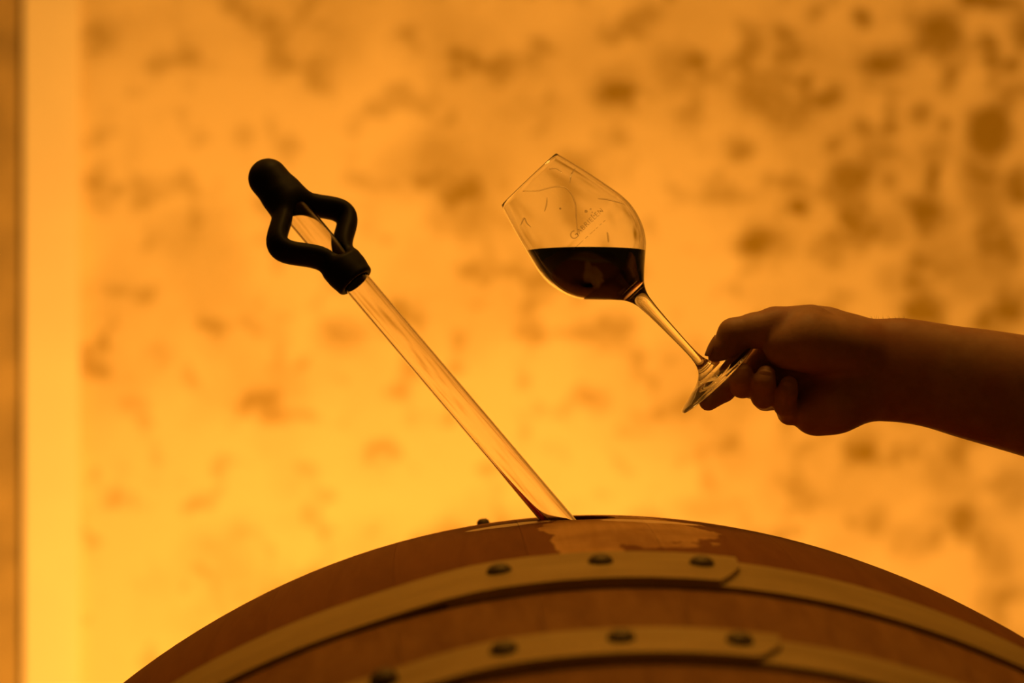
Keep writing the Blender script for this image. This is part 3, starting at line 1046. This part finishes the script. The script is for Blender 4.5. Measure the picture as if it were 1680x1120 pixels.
# fingernails: thin curved plates on the tips
def nail(c, up, out, w, l, arch=0.45):
    up = Vector(up).normalized(); out = Vector(out); out = (out - up * out.dot(up)).normalized()
    sd = up.cross(out)
    verts, faces = [], []
    nu, nv = 9, 9
    for layer in (0, 1):
        for i in range(nu):
            for j in range(nv):
                u, v = -1 + 2 * i / (nu - 1), -1 + 2 * j / (nv - 1)
                k = math.sqrt(1 - 0.45 * v * v)
                x = u * w * k
                verts.append(Vector(c) + sd * x + up * (v * l * math.sqrt(1 - 0.3 * u * u)) - out * (arch * x * x / w + 0.10 * v * v * l + layer * 0.0007) - base)
    def id_(L, i, j): return L * nu * nv + i * nv + j
    for i in range(nu - 1):
        for j in range(nv - 1):
            faces.append((id_(0, i, j), id_(0, i + 1, j), id_(0, i + 1, j + 1), id_(0, i, j + 1)))
            faces.append((id_(1, i, j + 1), id_(1, i + 1, j + 1), id_(1, i + 1, j), id_(1, i, j)))
    for i in range(nu - 1):
        for j in (0, nv - 1):
            faces.append((id_(0, i, j), id_(1, i, j), id_(1, i + 1, j), id_(0, i + 1, j)))
            faces.append((id_(0, j, i), id_(0, j, i + 1), id_(1, j, i + 1), id_(1, j, i)))
    o = mesh_obj('fingernail', verts, faces, M['nail'], person)
    b = bmesh.new(); b.from_mesh(o.data); bmesh.ops.recalc_face_normals(b, faces=b.faces); b.to_mesh(o.data); b.free()
def onto(c, out, r):
    return Vector(c) + Vector(out).normalized() * r
nail(onto(hp(1217, 616, -10.6), (-0.25, -1, -0.1), 0.0074), (0.06, -0.05, 1), (-0.25, -1, -0.1), 0.0055, 0.0062)
nail(onto(hp(1255.5, 620, -13), (-0.2, -1, -0.05), 0.0071), (0.08, -0.02, 1), (-0.2, -1, -0.05), 0.0052, 0.0060)
nail(onto(hp(1292.5, 637, -11.3), (-0.1, -1, 0.0), 0.0067), (0.1, -0.02, 1), (-0.1, -1, 0), 0.0045, 0.0052)
nail(onto(hp(1180, 574, -2), (-0.9, -0.1, 0.45), 0.0082), (-0.45, 0.2, -0.9), (-0.9, -0.1, 0.45), 0.0066, 0.0078)

# a few short hairs along the wrist
def hairs():
    verts, faces = [], []
    for k in range(26):
        x = 1416 + rng.uniform(0, 70)
        y = float(np.interp(x, [1416, 1425, 1450, 1485], [519.5, 521.3, 522, 521]))
        p0 = Vector(hp(x, y + 2, 10 + rng.uniform(-6, 6)))
        d = Vector((-0.5 + rng.uniform(-.5, .5), rng.uniform(-.4, .4), 1)).normalized() * rng.uniform(0.002, 0.0042)
        w = Vector((0.00007, 0, 0)); w2 = Vector((0, 0.00007, 0))
        n = len(verts)
        verts += [p0 + w - base, p0 - w - base, p0 + w2 - base, p0 + d - base]
        faces += [(n, n + 1, n + 3), (n + 1, n + 2, n + 3), (n + 2, n, n + 3)]
    o = mesh_obj('wrist_hair', verts, faces, M['hair'], person)
    o['kind'] = 'stuff'
hairs()

# the shirt sleeve the forearm comes out of, beyond the right edge of the picture
def sleeve():
    n, m = 26, 36
    A, B = Vector(hp(1930, 708, 20)), Vector(hp(3100, 985, 70))
    d = (B - A).normalized(); e1 = Vector((0, 1, 0)); e1 = (e1 - d * e1.dot(d)).normalized(); e2 = d.cross(e1)
    verts, faces = [], []
    rings = [(0.03, 0.050), (0.0, 0.052), (-0.001, 0.055), (0.0, 0.058)] + [(t, 0.058 + 0.012 * t / 0.5 + 0.0016 * math.sin(t * 95)) for t in np.linspace(0.012, 0.48, n)]
    for t, rr in rings:
        for k in range(m):
            a = 2 * math.pi * k / m
            q = rr * (1 + 0.012 * math.sin(3 * a + t * 40))
            verts.append(A + d * t + e1 * (q * math.cos(a)) + e2 * (q * math.sin(a)) - base)
    for i in range(len(rings) - 1):
        for k in range(m):
            faces.append((i * m + k, i * m + (k + 1) % m, (i + 1) * m + (k + 1) % m, (i + 1) * m + k))
    faces.append(tuple(range((len(rings) - 1) * m, len(rings) * m)))
    o = mesh_obj('sleeve', verts, faces, M['cloth'], person)
    o['label'] = 'dark rolled shirt sleeve'
sleeve()
